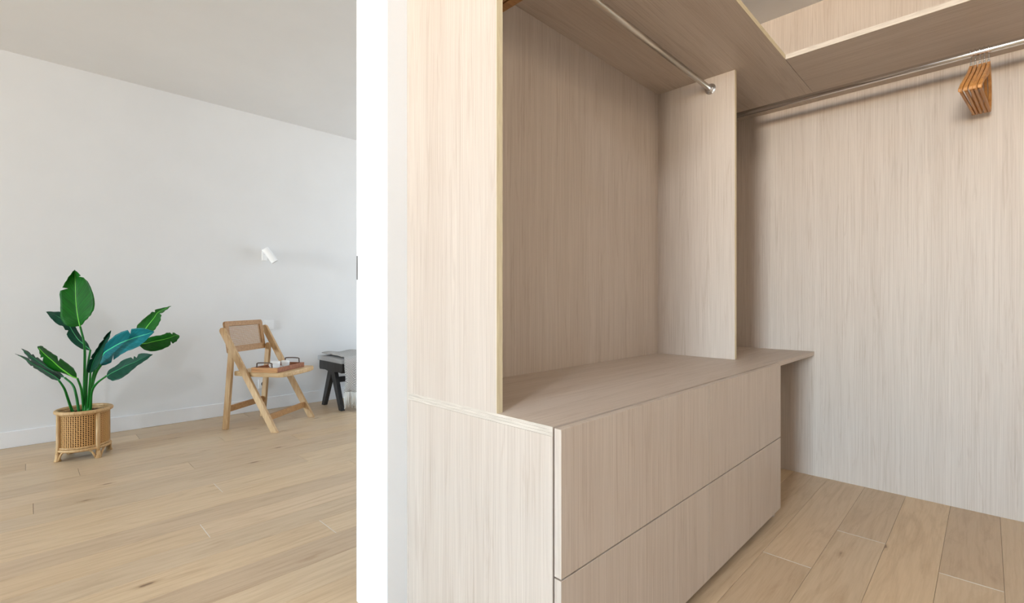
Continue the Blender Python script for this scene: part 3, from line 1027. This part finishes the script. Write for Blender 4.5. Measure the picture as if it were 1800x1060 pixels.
pl = empty('bird_of_paradise_plant', (PX, PY, .240), 0, 'leafy green plant with big paddle leaves standing in the rattan planter', 'plant')
CLAB = {'green': 'bright green paddle leaf with lime midrib', 'dark': 'dark blue-green paddle leaf', 'teal': 'large teal leaf with mint midrib'}


def cr(a, b, c, d, t):
    return 0.5 * ((2 * b) + (c - a) * t + (2 * a - 5 * b + 4 * c - d) * t * t + (3 * b - a - 3 * c + d) * t ** 3)


rl = random.Random(11)
for col, rows, stalk in LEAVES:
    rows = [[Vector(p) - Vector((0, 0, .240)) for p in r] for r in rows]
    R = [rows[0]] + rows + [rows[-1]]
    fine = []
    SUBN = 5
    for i in range(1, len(R) - 2):
        for k in range(SUBN):
            t = k / SUBN
            fine.append([cr(R[i - 1][j], R[i][j], R[i + 1][j], R[i + 2][j], t) for j in range(3)])
    fine.append(rows[-1])
    nr = len(fine)
    bm = bmesh.new()
    uv = bm.loops.layers.uv.new('uv')
    NC = 6
    vr = []
    notch = {(rl.randint(nr // 2, nr - 6), rl.choice((0, 1))), (rl.randint(nr // 3, nr - 8), rl.choice((0, 1)))}
    for i, (l, m, r) in enumerate(fine):
        row = []
        nrm = (l - m).cross(r - m)
        if nrm.length < 1e-9: nrm = Vector((-.7, -.7, .1))
        nrm.normalize()
        for side, e in ((0, l), (1, r)):
            cells = []
            for c_ in range(1, NC + 1):
                t = c_ / NC
                p = m.lerp(e, t)
                # ripple and a slightly wavy, cupped blade
                p = p + nrm * (.35 * (e - m).length * (t - t * t) * .55 + .0022 * sin(i * 1.7 + side) * t)
                if t > .45 and (i, side) in notch:
                    p = m.lerp(e, .45 + (t - .45) * .12) 
                cells.append((p, t if side else -t))
            row.append(cells)
        left = [(p, t) for p, t in row[0][::-1]]
        allp = left + [(m, 0)] + row[1]
        vr.append([(bm.verts.new(p), (0.5 + t * .5, i / nr + abs(t) * -.25)) for p, t in allp])
    for a, b in zip(vr, vr[1:]):
        for k in range(len(a) - 1):
            q = (a[k], a[k + 1], b[k + 1], b[k])
            try:
                f = bm.faces.new([x[0] for x in q])
            except ValueError:
                continue
            for lp, x in zip(f.loops, q): lp[uv].uv = x[1]
    bmesh.ops.remove_doubles(bm, verts=bm.verts[:], dist=1e-5)
    lf = obj('leaf', bm, LEAFM[col], pl, smooth=True)
    tag(lf, CLAB[col])
    m_ = lf.modifiers.new('solid', 'SOLIDIFY'); m_.thickness = .0012; m_.offset = 0
    # raised midrib
    bm = bmesh.new()
    mid_ = [f_[1] for f_ in fine][:-2]
    rr_ = [.0042 * (1 - .75 * i / len(mid_)) for i in range(len(mid_))]
    if col == 'dark': rr_ = [x * .6 for x in rr_]
    if len(mid_) > 2: tube(bm, mid_, rr_, 6)
    obj('midrib', bm, RIB[col], lf, smooth=True)
    pth = [Vector(p) - Vector((0, 0, .240)) for p in stalk]
    end = Vector((pth[-1].x * .7, pth[-1].y * .7, .0))
    pth.append(end)
    bm = bmesh.new()
    sp = smooth_path(pth, 6)
    tube(bm, sp, [.0052 + .0035 * i / len(sp) for i in range(len(sp))], 8)
    obj('stalk', bm, STALK, pl, smooth=True)
